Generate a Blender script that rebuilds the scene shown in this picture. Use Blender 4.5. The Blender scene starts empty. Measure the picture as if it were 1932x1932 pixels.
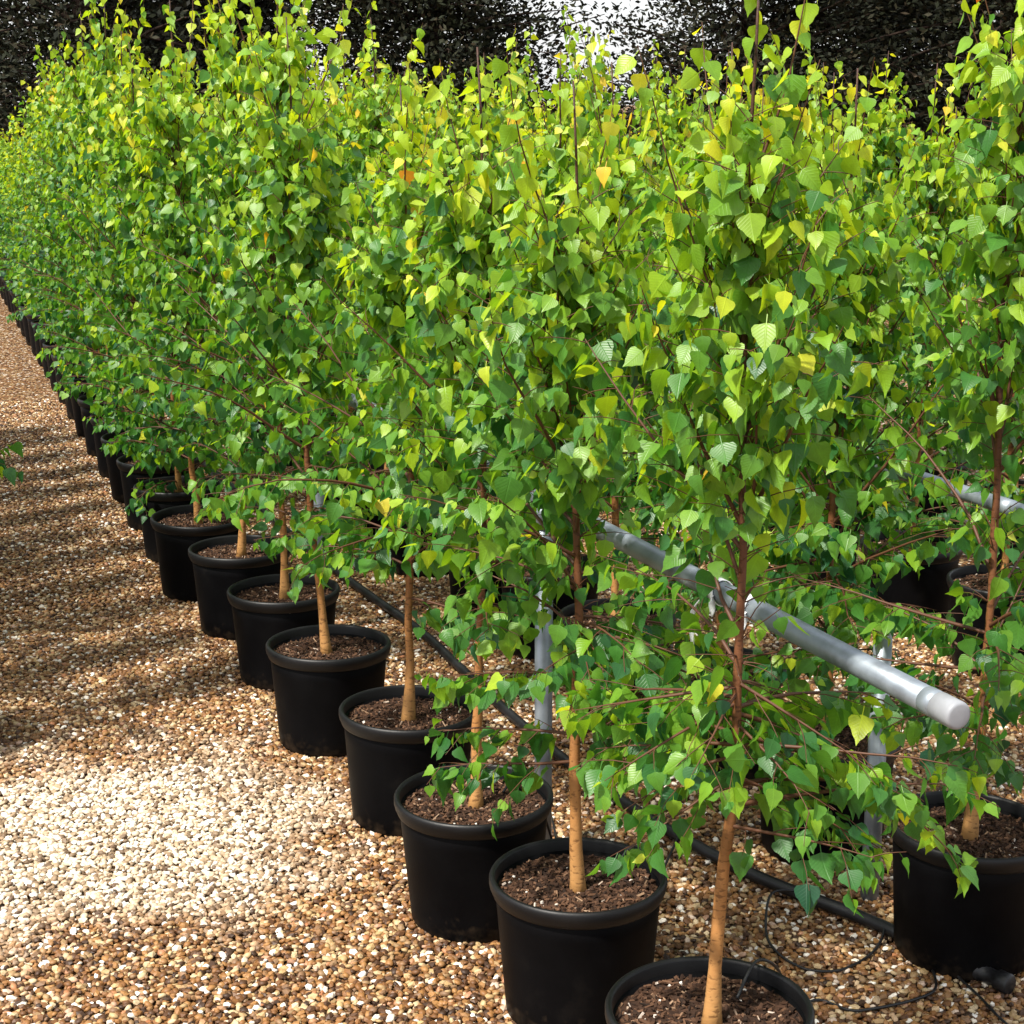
import bpy, math, random
import numpy as np
from mathutils import Matrix, Vector

# ------------------------------------------------------------------ camera, sky, sun, exposure
SC = bpy.context.scene
COL = SC.collection
CAM_H = 2.02
PITCH = 0.2364
cam_d = bpy.data.cameras.new("camera")
cam_d.sensor_width = 36.0
cam_d.lens = 36.0 * 3218.0 / 1932.0
cam_d.clip_start = 0.05
cam_d.clip_end = 2000.0
cam = bpy.data.objects.new("camera", cam_d)
COL.objects.link(cam)
cam.location = (0, 0, CAM_H)
cam.rotation_euler = (math.pi / 2 - PITCH, 0, 0)
SC.camera = cam

SUN_TRAVEL = Vector((0.50, 0.42, -1.0)).normalized()          # the way the light goes: from behind and to the left
to_sun = -SUN_TRAVEL
SUN_EL = math.asin(to_sun.z)
SUN_ROT = math.atan2(to_sun.x, to_sun.y)
world = bpy.data.worlds.new("World")
SC.world = world
world.use_nodes = True
wn = world.node_tree
wn.nodes.clear()
w_out = wn.nodes.new("ShaderNodeOutputWorld")
w_bg = wn.nodes.new("ShaderNodeBackground")
w_sky = wn.nodes.new("ShaderNodeTexSky")
w_sky.sky_type = 'NISHITA'
w_sky.sun_disc = False
w_sky.sun_elevation = SUN_EL
w_sky.sun_rotation = SUN_ROT
w_sky.air_density = 1.0
w_sky.dust_density = 3.0
w_sky.ozone_density = 0.6
w_bg.inputs["Strength"].default_value = 0.10
w_mix = wn.nodes.new("ShaderNodeMix")                          # thin white cloud veil over the whole sky
w_mix.data_type = 'RGBA'
w_mix.inputs["Factor"].default_value = 0.5
w_mix.inputs["B"].default_value = (10.0, 10.1, 10.3, 1.0)
wn.links.new(w_sky.outputs[0], w_mix.inputs["A"])
wn.links.new(w_mix.outputs["Result"], w_bg.inputs["Color"])
wn.links.new(w_bg.outputs[0], w_out.inputs["Surface"])
sun_d = bpy.data.lights.new("sun", 'SUN')
sun_d.energy = 4.6
sun_d.angle = math.radians(3.5)
sun_d.color = (1.0, 0.95, 0.86)
sun = bpy.data.objects.new("sun", sun_d)
COL.objects.link(sun)
sun.rotation_euler = SUN_TRAVEL.to_track_quat('-Z', 'Y').to_euler()
sun.location = (0, -5, 20)
SC.view_settings.view_transform = 'Standard'
SC.view_settings.look = 'None'
SC.view_settings.gamma = 1.0
SC.view_settings.exposure = 0.80
SC.view_settings.use_curve_mapping = False
SC.cycles.max_bounces = 5
SC.cycles.diffuse_bounces = 3
SC.cycles.glossy_bounces = 2
SC.cycles.transparent_max_bounces = 8

# ------------------------------------------------------------------ row frame: n across the rows, t along them
ANG = 0.3953
ROW_O = np.array([0.384, 2.924])
RN = np.array([math.cos(ANG), math.sin(ANG)])
RT = np.array([-math.sin(ANG), math.cos(ANG)])
def W(n, t):
    q = t - 4.6                                                # the rows swing gently to the right farther off
    n = n + 0.028 * (q + math.sqrt(q * q + 0.3))
    p = ROW_O + n * RN + t * RT
    return float(p[0]), float(p[1])

# ------------------------------------------------------------------ materials
def new_mat(name):
    m = bpy.data.materials.new(name)
    m.use_nodes = True
    nt = m.node_tree
    nt.nodes.clear()
    out = nt.nodes.new("ShaderNodeOutputMaterial")
    return m, nt, out
def N(nt, kind, **kw):
    nd = nt.nodes.new(kind)
    for k, v in kw.items():
        setattr(nd, k, v)
    return nd
def ramp(nt, stops, interp='LINEAR'):
    r = nt.nodes.new("ShaderNodeValToRGB")
    r.color_ramp.interpolation = interp
    el = r.color_ramp.elements
    while len(el) < len(stops):
        el.new(0.5)
    for e, (p, c) in zip(el, stops):
        e.position = p
        e.color = (c[0], c[1], c[2], 1.0)
    return r
def principled(nt, out, rough=0.5, spec=0.5, metal=0.0):
    b = nt.nodes.new("ShaderNodeBsdfPrincipled")
    b.inputs["Roughness"].default_value = rough
    b.inputs["Specular IOR Level"].default_value = spec
    b.inputs["Metallic"].default_value = metal
    nt.links.new(b.outputs[0], out.inputs["Surface"])
    return b
def add_bump(nt, bsdf, height_socket, strength=0.3, dist=0.01):
    bp = nt.nodes.new("ShaderNodeBump")
    bp.inputs["Strength"].default_value = strength
    bp.inputs["Distance"].default_value = dist
    nt.links.new(height_socket, bp.inputs["Height"])
    nt.links.new(bp.outputs[0], bsdf.inputs["Normal"])

def mat_leaf():
    m, nt, out = new_mat("birch_leaf")
    at = N(nt, "ShaderNodeAttribute", attribute_name="tint")
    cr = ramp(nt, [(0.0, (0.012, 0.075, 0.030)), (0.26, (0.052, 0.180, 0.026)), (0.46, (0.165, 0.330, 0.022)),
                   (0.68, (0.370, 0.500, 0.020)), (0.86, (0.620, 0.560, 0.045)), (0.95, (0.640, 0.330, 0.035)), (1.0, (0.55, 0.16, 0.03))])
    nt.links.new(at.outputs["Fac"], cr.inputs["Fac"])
    tc = N(nt, "ShaderNodeTexCoord")
    nz = N(nt, "ShaderNodeTexNoise")
    nz.inputs["Scale"].default_value = 60.0
    nz.inputs["Detail"].default_value = 3.0
    geo = N(nt, "ShaderNodeNewGeometry")
    nt.links.new(geo.outputs["Position"], nz.inputs["Vector"])
    hsv = N(nt, "ShaderNodeHueSaturation")
    mr = N(nt, "ShaderNodeMapRange")
    mr.inputs["To Min"].default_value = 0.72
    mr.inputs["To Max"].default_value = 1.28
    nt.links.new(nz.outputs["Fac"], mr.inputs["Value"])
    nt.links.new(cr.outputs["Color"], hsv.inputs["Color"])
    lu = N(nt, "ShaderNodeAttribute", attribute_name="leafuv")
    sx = N(nt, "ShaderNodeSeparateXYZ")
    nt.links.new(lu.outputs["Vector"], sx.inputs[0])
    ab = N(nt, "ShaderNodeMath", operation='ABSOLUTE'); nt.links.new(sx.outputs["X"], ab.inputs[0])
    ma = N(nt, "ShaderNodeMath", operation='MULTIPLY_ADD'); ma.inputs[1].default_value = -0.75
    nt.links.new(ab.outputs[0], ma.inputs[0]); nt.links.new(sx.outputs["Y"], ma.inputs[2])
    fr = N(nt, "ShaderNodeMath", operation='PINGPONG'); fr.inputs[1].default_value = 0.058
    nt.links.new(ma.outputs[0], fr.inputs[0])
    v1 = N(nt, "ShaderNodeMapRange"); v1.inputs["From Min"].default_value = 0.0; v1.inputs["From Max"].default_value = 0.022
    v1.inputs["To Min"].default_value = 1.0; v1.inputs["To Max"].default_value = 0.0; nt.links.new(fr.outputs[0], v1.inputs["Value"])
    v2 = N(nt, "ShaderNodeMapRange"); v2.inputs["From Min"].default_value = 0.008; v2.inputs["From Max"].default_value = 0.035
    v2.inputs["To Min"].default_value = 1.6; v2.inputs["To Max"].default_value = 0.0; nt.links.new(ab.outputs[0], v2.inputs["Value"])
    vm = N(nt, "ShaderNodeMath", operation='MAXIMUM'); nt.links.new(v1.outputs[0], vm.inputs[0]); nt.links.new(v2.outputs[0], vm.inputs[1])
    va = N(nt, "ShaderNodeMath", operation='MULTIPLY_ADD'); va.inputs[1].default_value = 0.07
    nt.links.new(vm.outputs[0], va.inputs[0]); nt.links.new(mr.outputs[0], va.inputs[2])
    nt.links.new(va.outputs[0], hsv.inputs["Value"])
    b = N(nt, "ShaderNodeBsdfPrincipled")
    bp = N(nt, "ShaderNodeBump"); bp.inputs["Strength"].default_value = 0.22; bp.inputs["Distance"].default_value = 0.003; bp.invert = True
    nt.links.new(vm.outputs[0], bp.inputs["Height"]); nt.links.new(bp.outputs[0], b.inputs["Normal"])
    b.inputs["Roughness"].default_value = 0.40
    b.inputs["Specular IOR Level"].default_value = 0.5
    nt.links.new(hsv.outputs["Color"], b.inputs["Base Color"])
    tr = N(nt, "ShaderNodeBsdfTranslucent")
    mx = N(nt, "ShaderNodeMix", data_type='RGBA', blend_type='MULTIPLY')
    mx.inputs["Factor"].default_value = 1.0
    mx.inputs["B"].default_value = (1.9, 1.6, 0.55, 1.0)
    nt.links.new(hsv.outputs["Color"], mx.inputs["A"])
    nt.links.new(mx.outputs["Result"], tr.inputs["Color"])
    ms = N(nt, "ShaderNodeMixShader")
    ms.inputs["Fac"].default_value = 0.45
    nt.links.new(b.outputs[0], ms.inputs[1])
    nt.links.new(tr.outputs[0], ms.inputs[2])
    nt.links.new(ms.outputs[0], out.inputs["Surface"])
    return m
def mat_bark():
    m, nt, out = new_mat("young_birch_bark")
    b = principled(nt, out, 0.6, 0.35)
    geo = N(nt, "ShaderNodeTexCoord")
    sep = N(nt, "ShaderNodeSeparateXYZ")
    nt.links.new(geo.outputs["Object"], sep.inputs[0])
    mp = N(nt, "ShaderNodeMapping")
    mp.inputs["Scale"].default_value = (55, 55, 130)
    nt.links.new(geo.outputs["Object"], mp.inputs["Vector"])
    nz = N(nt, "ShaderNodeTexNoise")
    nz.inputs["Scale"].default_value = 1.0
    nz.inputs["Detail"].default_value = 4.0
    nt.links.new(mp.outputs[0], nz.inputs["Vector"])
    cr = ramp(nt, [(0.0, (0.42, 0.22, 0.075)), (0.12, (0.36, 0.165, 0.05)), (0.26, (0.18, 0.068, 0.024)), (0.55, (0.075, 0.026, 0.012)), (1.0, (0.045, 0.018, 0.010))])
    mr = N(nt, "ShaderNodeMapRange")
    mr.inputs["From Min"].default_value = 0.28
    mr.inputs["From Max"].default_value = 2.3
    nt.links.new(sep.outputs["Z"], mr.inputs["Value"])
    ad = N(nt, "ShaderNodeMath", operation='MULTIPLY_ADD')
    ad.inputs[1].default_value = 0.16
    nt.links.new(nz.outputs["Fac"], ad.inputs[0])
    sb = N(nt, "ShaderNodeMath", operation='SUBTRACT')
    sb.inputs[1].default_value = 0.08
    nt.links.new(mr.outputs[0], sb.inputs[0])
    nt.links.new(sb.outputs[0], ad.inputs[2])
    nt.links.new(ad.outputs[0], cr.inputs["Fac"])
    cr2 = ramp(nt, [(0.36, (0.45, 0.40, 0.36)), (0.46, (1, 1, 1))])
    nt.links.new(nz.outputs["Fac"], cr2.inputs["Fac"])
    mx = N(nt, "ShaderNodeMix", data_type='RGBA', blend_type='MULTIPLY')
    mx.inputs["Factor"].default_value = 1.0
    nt.links.new(cr.outputs[0], mx.inputs["A"])
    nt.links.new(cr2.outputs[0], mx.inputs["B"])
    nt.links.new(mx.outputs["Result"], b.inputs["Base Color"])
    add_bump(nt, b, nz.outputs["Fac"], 0.5, 0.002)
    return m
def mat_twig():
    m, nt, out = new_mat("birch_twig")
    b = principled(nt, out, 0.55, 0.35)
    b.inputs["Base Color"].default_value = (0.085, 0.034, 0.016, 1)
    return m
def mat_pot(name, spec):
    m, nt, out = new_mat(name)
    b = principled(nt, out, 0.42, spec)
    tc = N(nt, "ShaderNodeTexCoord")
    nz = N(nt, "ShaderNodeTexNoise")
    nz.inputs["Scale"].default_value = 9.0
    nz.inputs["Detail"].default_value = 6.0
    nt.links.new(tc.outputs["Object"], nz.inputs["Vector"])
    cr = ramp(nt, [(0.35, (0.0018, 0.0018, 0.0022)), (0.62, (0.0028, 0.0028, 0.0033)), (0.80, (0.008, 0.007, 0.0065))])
    nt.links.new(nz.outputs["Fac"], cr.inputs["Fac"])
    sz = N(nt, "ShaderNodeSeparateXYZ"); nt.links.new(tc.outputs["Object"], sz.inputs[0])
    n3 = N(nt, "ShaderNodeTexNoise"); n3.inputs["Scale"].default_value = 34.0; n3.inputs["Detail"].default_value = 6.0
    nt.links.new(tc.outputs["Object"], n3.inputs["Vector"])
    hz = N(nt, "ShaderNodeMath", operation='MULTIPLY_ADD'); hz.inputs[1].default_value = -4.2; hz.inputs[2].default_value = 0.20
    nt.links.new(sz.outputs["Z"], hz.inputs[0])
    hs = N(nt, "ShaderNodeMath", operation='ADD'); nt.links.new(hz.outputs[0], hs.inputs[0]); nt.links.new(n3.outputs["Fac"], hs.inputs[1])
    hr = N(nt, "ShaderNodeMapRange"); hr.inputs["From Min"].default_value = 0.52; hr.inputs["From Max"].default_value = 0.78; hr.inputs["To Max"].default_value = 0.55
    nt.links.new(hs.outputs[0], hr.inputs["Value"])
    dm = N(nt, "ShaderNodeMix", data_type='RGBA'); dm.inputs["B"].default_value = (0.040, 0.028, 0.018, 1)
    nt.links.new(hr.outputs[0], dm.inputs["Factor"]); nt.links.new(cr.outputs[0], dm.inputs["A"])
    nt.links.new(dm.outputs["Result"], b.inputs["Base Color"])
    mr = N(nt, "ShaderNodeMapRange")
    mr.inputs["To Min"].default_value = 0.36
    mr.inputs["To Max"].default_value = 0.62
    nt.links.new(nz.outputs["Fac"], mr.inputs["Value"])
    nt.links.new(mr.outputs[0], b.inputs["Roughness"])
    n2 = N(nt, "ShaderNodeTexNoise")
    n2.inputs["Scale"].default_value = 160.0
    nt.links.new(tc.outputs["Object"], n2.inputs["Vector"])
    add_bump(nt, b, n2.outputs["Fac"], 0.12, 0.002)
    return m
def mat_soil():
    m, nt, out = new_mat("potting_mix")
    b = principled(nt, out, 0.85, 0.2)
    at = N(nt, "ShaderNodeAttribute", attribute_name="tint")
    cr = ramp(nt, [(0.0, (0.016, 0.009, 0.006)), (0.5, (0.050, 0.024, 0.013)), (0.82, (0.12, 0.062, 0.034)), (0.93, (0.28, 0.18, 0.11)), (1.0, (0.62, 0.58, 0.52))])
    nt.links.new(at.outputs["Fac"], cr.inputs["Fac"])
    nt.links.new(cr.outputs[0], b.inputs["Base Color"])
    return m
STONE_STOPS = [(0.0, (0.035, 0.018, 0.010)), (0.18, (0.088, 0.038, 0.014)), (0.36, (0.195, 0.085, 0.026)), (0.52, (0.30, 0.150, 0.048)),
               (0.65, (0.17, 0.095, 0.050)), (0.77, (0.39, 0.26, 0.115)), (0.86, (0.53, 0.41, 0.25)), (0.91, (0.34, 0.135, 0.055)), (0.955, (0.74, 0.66, 0.54)), (1.0, (0.80, 0.76, 0.69))]
def mat_stone():
    m, nt, out = new_mat("river_gravel_stone")
    b = principled(nt, out, 0.55, 0.35)
    oi = N(nt, "ShaderNodeObjectInfo")
    cr = ramp(nt, STONE_STOPS)
    nt.links.new(oi.outputs["Random"], cr.inputs["Fac"])
    # sunlit patch of the path painted into the stone colour, with a noisy soft edge
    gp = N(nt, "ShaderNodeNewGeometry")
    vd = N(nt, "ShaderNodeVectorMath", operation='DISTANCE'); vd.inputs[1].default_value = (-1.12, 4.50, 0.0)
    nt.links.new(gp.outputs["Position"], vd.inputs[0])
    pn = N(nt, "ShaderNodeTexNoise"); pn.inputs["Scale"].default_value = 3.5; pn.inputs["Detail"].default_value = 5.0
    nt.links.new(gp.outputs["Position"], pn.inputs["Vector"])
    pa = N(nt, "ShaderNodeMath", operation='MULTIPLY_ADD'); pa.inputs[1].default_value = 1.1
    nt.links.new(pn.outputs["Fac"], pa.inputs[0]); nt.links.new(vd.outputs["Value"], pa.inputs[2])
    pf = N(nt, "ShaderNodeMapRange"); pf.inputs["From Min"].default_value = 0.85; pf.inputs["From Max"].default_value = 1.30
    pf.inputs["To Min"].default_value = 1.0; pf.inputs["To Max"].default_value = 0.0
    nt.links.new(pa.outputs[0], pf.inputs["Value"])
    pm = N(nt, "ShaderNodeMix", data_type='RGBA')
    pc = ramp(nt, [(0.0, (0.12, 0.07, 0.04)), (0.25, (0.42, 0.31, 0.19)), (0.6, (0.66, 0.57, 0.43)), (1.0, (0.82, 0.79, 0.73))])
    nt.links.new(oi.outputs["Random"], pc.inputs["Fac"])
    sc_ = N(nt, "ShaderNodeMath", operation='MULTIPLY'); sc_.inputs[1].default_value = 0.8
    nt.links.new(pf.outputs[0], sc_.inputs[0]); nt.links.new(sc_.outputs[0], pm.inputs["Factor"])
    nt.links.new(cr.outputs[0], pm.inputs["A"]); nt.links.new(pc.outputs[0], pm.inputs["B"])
    geo = N(nt, "ShaderNodeNewGeometry")
    nz = N(nt, "ShaderNodeTexNoise")
    nz.inputs["Scale"].default_value = 120.0
    nz.inputs["Detail"].default_value = 3.0
    nt.links.new(geo.outputs["Position"], nz.inputs["Vector"])
    mr = N(nt, "ShaderNodeMapRange")
    mr.inputs["To Min"].default_value = 0.7
    mr.inputs["To Max"].default_value = 1.25
    nt.links.new(nz.outputs["Fac"], mr.inputs["Value"])
    hsv = N(nt, "ShaderNodeHueSaturation")
    nt.links.new(mr.outputs[0], hsv.inputs["Value"])
    nt.links.new(pm.outputs["Result"], hsv.inputs["Color"])
    nt.links.new(hsv.outputs[0], b.inputs["Base Color"])
    return m
def mat_ground():
    m, nt, out = new_mat("gravel_ground")
    b = principled(nt, out, 0.75, 0.2)
    tc = N(nt, "ShaderNodeTexCoord")
    vo = N(nt, "ShaderNodeTexVoronoi")
    vo.inputs["Scale"].default_value = 62.0
    nt.links.new(tc.outputs["Object"], vo.inputs["Vector"])
    sp = N(nt, "ShaderNodeSeparateColor")
    nt.links.new(vo.outputs["Color"], sp.inputs[0])
    cr = ramp(nt, STONE_STOPS)
    nt.links.new(sp.outputs[0], cr.inputs["Fac"])
    ed = ramp(nt, [(0.25, (1, 1, 1)), (0.75, (0.32, 0.27, 0.22))])
    nt.links.new(vo.outputs["Distance"], ed.inputs["Fac"])
    mx = N(nt, "ShaderNodeMix", data_type='RGBA', blend_type='MULTIPLY')
    mx.inputs["Factor"].default_value = 1.0
    nt.links.new(cr.outputs[0], mx.inputs["A"])
    nt.links.new(ed.outputs[0], mx.inputs["B"])
    nt.links.new(mx.outputs["Result"], b.inputs["Base Color"])
    iv = N(nt, "ShaderNodeMath", operation='SUBTRACT')
    iv.inputs[0].default_value = 1.0
    nt.links.new(vo.outputs["Distance"], iv.inputs[1])
    add_bump(nt, b, iv.outputs[0], 1.0, 0.012)
    return m
def mat_steel():
    m, nt, out = new_mat("galvanised_steel")
    b = principled(nt, out, 0.45, 0.5, 0.55)
    tc = N(nt, "ShaderNodeTexCoord")
    nz = N(nt, "ShaderNodeTexNoise")
    nz.inputs["Scale"].default_value = 14.0
    nz.inputs["Detail"].default_value = 8.0
    nt.links.new(tc.outputs["Object"], nz.inputs["Vector"])
    cr = ramp(nt, [(0.30, (0.15, 0.17, 0.19)), (0.5, (0.24, 0.275, 0.31)), (0.72, (0.32, 0.36, 0.40))])
    nt.links.new(nz.outputs["Fac"], cr.inputs["Fac"])
    nt.links.new(cr.outputs[0], b.inputs["Base Color"])
    mr = N(nt, "ShaderNodeMapRange")
    mr.inputs["To Min"].default_value = 0.34
    mr.inputs["To Max"].default_value = 0.6
    nt.links.new(nz.outputs["Fac"], mr.inputs["Value"])
    nt.links.new(mr.outputs[0], b.inputs["Roughness"])
    n2 = N(nt, "ShaderNodeTexNoise")
    n2.inputs["Scale"].default_value = 90.0
    nt.links.new(tc.outputs["Object"], n2.inputs["Vector"])
    add_bump(nt, b, n2.outputs["Fac"], 0.08, 0.002)
    return m
def mat_plain(name, col, rough=0.6, spec=0.4, var=0.0, scale=20.0):
    m, nt, out = new_mat(name)
    b = principled(nt, out, rough, spec)
    tc = N(nt, "ShaderNodeTexCoord")
    nz = N(nt, "ShaderNodeTexNoise")
    nz.inputs["Scale"].default_value = scale
    nz.inputs["Detail"].default_value = 5.0
    nt.links.new(tc.outputs["Object"], nz.inputs["Vector"])
    lo = [c * (1 - var) for c in col]
    hi = [min(1, c * (1 + var)) for c in col]
    cr = ramp(nt, [(0.3, lo), (0.7, hi)])
    nt.links.new(nz.outputs["Fac"], cr.inputs["Fac"])
    nt.links.new(cr.outputs[0], b.inputs["Base Color"])
    return m
def mat_conifer():
    m, nt, out = new_mat("dark_conifer_foliage")
    b = principled(nt, out, 0.7, 0.15)
    at = N(nt, "ShaderNodeAttribute", attribute_name="tint")
    cr = ramp(nt, [(0.0, (0.009, 0.010, 0.007)), (0.6, (0.016, 0.020, 0.009)), (0.9, (0.028, 0.025, 0.013)), (1.0, (0.042, 0.030, 0.017))])
    nt.links.new(at.outputs["Fac"], cr.inputs["Fac"])
    nt.links.new(cr.outputs[0], b.inputs["Base Color"])
    return m
M_LEAF = mat_leaf(); M_BARK = mat_bark(); M_TWIG = mat_twig(); M_POT = mat_pot("black_pot_plastic", 0.06); M_RIM = mat_pot("worn_black_rim_plastic", 0.32); M_SOIL = mat_soil()
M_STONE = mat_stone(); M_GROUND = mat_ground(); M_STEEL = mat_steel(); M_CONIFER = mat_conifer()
M_HOSE = mat_plain("black_polythene", (0.010, 0.010, 0.011), 0.45, 0.4, 0.5, 30)
M_CAP = mat_plain("pale_plastic_cap", (0.25, 0.26, 0.28), 0.5, 0.4, 0.08, 40)
M_TIE = mat_plain("white_tie_plastic", (0.80, 0.80, 0.80), 0.4, 0.5, 0.06, 60)
M_DARKBARK = mat_plain("dark_conifer_bark", (0.030, 0.019, 0.014), 0.85, 0.15, 0.5, 6)

# ------------------------------------------------------------------ mesh helpers
class MB:
    def __init__(self):
        self.v = []; self.f = []; self.t = []
    def add(self, verts, faces, tint=0.0):
        o = len(self.v)
        self.v.extend([tuple(p) for p in verts])
        self.f.extend([tuple(i + o for i in f) for f in faces])
        self.t.extend([tint] * len(verts))
    def tube(self, pts, rad, seg=8, cap=True):
        pts = [Vector(p) for p in pts]
        vs = []; fs = []
        up = Vector((0.13, 0.91, 0.31))
        prev = None
        for i, p in enumerate(pts):
            d = (pts[min(i + 1, len(pts) - 1)] - pts[max(i - 1, 0)]).normalized()
            if prev is None:
                x = d.cross(up)
                if x.length < 1e-3: x = d.cross(Vector((1, 0, 0)))
            else:
                x = prev - d * prev.dot(d)
            x.normalize(); prev = x
            y = d.cross(x)
            r = rad[i] if hasattr(rad, '__len__') else rad
            for k in range(seg):
                a = 2 * math.pi * k / seg
                vs.append(p + (x * math.cos(a) + y * math.sin(a)) * r)
        for i in range(len(pts) - 1):
            for k in range(seg):
                k2 = (k + 1) % seg
                fs.append((i * seg + k, i * seg + k2, (i + 1) * seg + k2, (i + 1) * seg + k))
        if cap:
            fs.append(tuple(range(seg - 1, -1, -1)))
            fs.append(tuple((len(pts) - 1) * seg + k for k in range(seg)))
        self.add(vs, fs)
    def lathe(self, prof, seg=40, close_top=False, close_bot=False):
        vs = []; fs = []
        for (r, z) in prof:
            for k in range(seg):
                a = 2 * math.pi * k / seg
                vs.append((r * math.cos(a), r * math.sin(a), z))
        for i in range(len(prof) - 1):
            for k in range(seg):
                k2 = (k + 1) % seg
                fs.append((i * seg + k, i * seg + k2, (i + 1) * seg + k2, (i + 1) * seg + k))
        if close_bot: fs.append(tuple(range(seg - 1, -1, -1)))
        if close_top: fs.append(tuple((len(prof) - 1) * seg + k for k in range(seg)))
        self.add(vs, fs)
    def mesh(self, name, mat, smooth=True, tint=False):
        me = bpy.data.meshes.new(name)
        me.from_pydata(self.v, [], self.f)
        me.materials.append(mat)
        if smooth: me.polygons.foreach_set("use_smooth", [True] * len(me.polygons))
        if tint:
            a = me.attributes.new("tint", 'FLOAT', 'POINT')
            a.data.foreach_set("value", self.t)
        me.update()
        return me
def ob(name, me, parent=None):
    o = bpy.data.objects.new(name, me)
    COL.objects.link(o)
    if parent is not None: o.parent = parent
    return o
def tag(o, label=None, cat=None, group=None, kind=None):
    if label: o["label"] = label
    if cat: o["category"] = cat
    if group: o["group"] = group
    if kind: o["kind"] = kind
    return o
def empty(name, loc=(0, 0, 0), rz=0.0):
    o = bpy.data.objects.new(name, None)
    o.empty_display_size = 0.1
    COL.objects.link(o)
    o.location = loc
    o.rotation_euler = (0, 0, rz)
    return o
ORD = ["first", "second", "third", "fourth", "fifth", "sixth", "seventh", "eighth", "ninth", "tenth", "eleventh", "twelfth", "thirteenth",
       "fourteenth", "fifteenth", "sixteenth", "seventeenth", "eighteenth", "nineteenth", "twentieth"]
ORD += ["twenty-" + w for w in ORD[:9]] + ["thirtieth"]

# ------------------------------------------------------------------ ground
gm = MB()
gm.add([(-400, -60, -0.006), (400, -60, -0.006), (400, 900, -0.006), (-400, 900, -0.006)], [(0, 1, 2, 3)])
ground = ob("gravel_ground", gm.mesh("gravel_ground", M_GROUND, False))
tag(ground, "tan and cream gravel covering the nursery ground", "ground", kind="structure")

def make_stone(seed):
    rng = np.random.default_rng(seed)
    ph = (1 + 5 ** 0.5) / 2
    V = np.array([(-1, ph, 0), (1, ph, 0), (-1, -ph, 0), (1, -ph, 0), (0, -1, ph), (0, 1, ph), (0, -1, -ph), (0, 1, -ph), (ph, 0, -1), (ph, 0, 1), (-ph, 0, -1), (-ph, 0, 1)])
    V = V / np.linalg.norm(V, axis=1)[:, None]
    F = [(0, 11, 5), (0, 5, 1), (0, 1, 7), (0, 7, 10), (0, 10, 11), (1, 5, 9), (5, 11, 4), (11, 10, 2), (10, 7, 6), (7, 1, 8), (3, 9, 4), (3, 4, 2), (3, 2, 6), (3, 6, 8), (3, 8, 9), (4, 9, 5), (2, 4, 11), (6, 2, 10), (8, 6, 7), (9, 8, 1)]
    V = V * rng.uniform(0.78, 1.18, (12, 1)) * np.array([rng.uniform(1.0, 1.35), rng.uniform(0.75, 1.0), rng.uniform(0.5, 0.72)])
    m = MB(); m.add(V.tolist(), F)
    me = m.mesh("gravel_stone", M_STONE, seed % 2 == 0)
    return me
def gravel():
    rng = np.random.default_rng(5)
    pts = []
    def patch(n0, n1, t0, t1, step):
        a = np.arange(n0, n1, step); b = np.arange(t0, t1, step)
        A, B = np.meshgrid(a, b)
        A = A.ravel() + rng.uniform(-0.5, 0.5, A.size) * step
        B = B.ravel() + rng.uniform(-0.5, 0.5, B.size) * step
        x = ROW_O[0] + A * RN[0] + B * RT[0]
        y = ROW_O[1] + A * RN[1] + B * RT[1]
        d = y * math.cos(PITCH) + CAM_H * math.sin(PITCH)
        px = 966 + 3218 * x / d
        py = 966 - 3218 * (y * math.sin(PITCH) - CAM_H * math.cos(PITCH)) / d
        k = (px > -500) & (px < 2400) & (py < 2500)
        pts.append(np.stack([x[k], y[k], rng.uniform(-0.003, 0.006, k.sum())], 1))
    patch(-2.1, 2.9, -1.2, 4.2, 0.0125)
    patch(-2.1, 2.9, -1.2, 4.2, 0.034)
    patch(-1.7, 0.9, 4.2, 9.5, 0.0145)
    patch(0.9, 2.9, 4.2, 6.5, 0.016)
    P = np.concatenate(pts)
    me = bpy.data.meshes.new("gravel_points")
    me.from_pydata(P.tolist(), [], [])
    g = ob("gravel_stones", me)
    tag(g, "loose rounded cream and brown gravel stones covering the path", "gravel", kind="stuff")
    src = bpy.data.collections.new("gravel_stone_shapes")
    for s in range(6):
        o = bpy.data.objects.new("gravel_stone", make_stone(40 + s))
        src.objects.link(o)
    ng = bpy.data.node_groups.new("scatter_gravel", 'GeometryNodeTree')
    ng.interface.new_socket("Geometry", in_out='INPUT', socket_type='NodeSocketGeometry')
    ng.interface.new_socket("Geometry", in_out='OUTPUT', socket_type='NodeSocketGeometry')
    gi = ng.nodes.new("NodeGroupInput"); go = ng.nodes.new("NodeGroupOutput")
    ci = ng.nodes.new("GeometryNodeCollectionInfo")
    ci.inputs["Collection"].default_value = src
    ci.inputs["Separate Children"].default_value = True
    ci.inputs["Reset Children"].default_value = True
    ip = ng.nodes.new("GeometryNodeInstanceOnPoints")
    ip.inputs["Pick Instance"].default_value = True
    rr = ng.nodes.new("FunctionNodeRandomValue"); rr.data_type = 'FLOAT_VECTOR'
    rr.inputs[0].default_value = (-0.5, -0.5, 0.0); rr.inputs[1].default_value = (0.5, 0.5, 6.283)
    rs = ng.nodes.new("FunctionNodeRandomValue"); rs.data_type = 'FLOAT'
    rs.inputs[2].default_value = 0.0058; rs.inputs[3].default_value = 0.0118
    rs.inputs["Seed"].default_value = 7
    L = ng.links.new
    L(gi.outputs[0], ip.inputs["Points"]); L(ci.outputs[0], ip.inputs["Instance"])
    L(rr.outputs[0], ip.inputs["Rotation"]); L(rs.outputs[1], ip.inputs["Scale"])
    L(ip.outputs[0], go.inputs[0])
    md = g.modifiers.new("scatter", 'NODES'); md.node_group = ng
    print("gravel stones:", len(P))
gravel()

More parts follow.
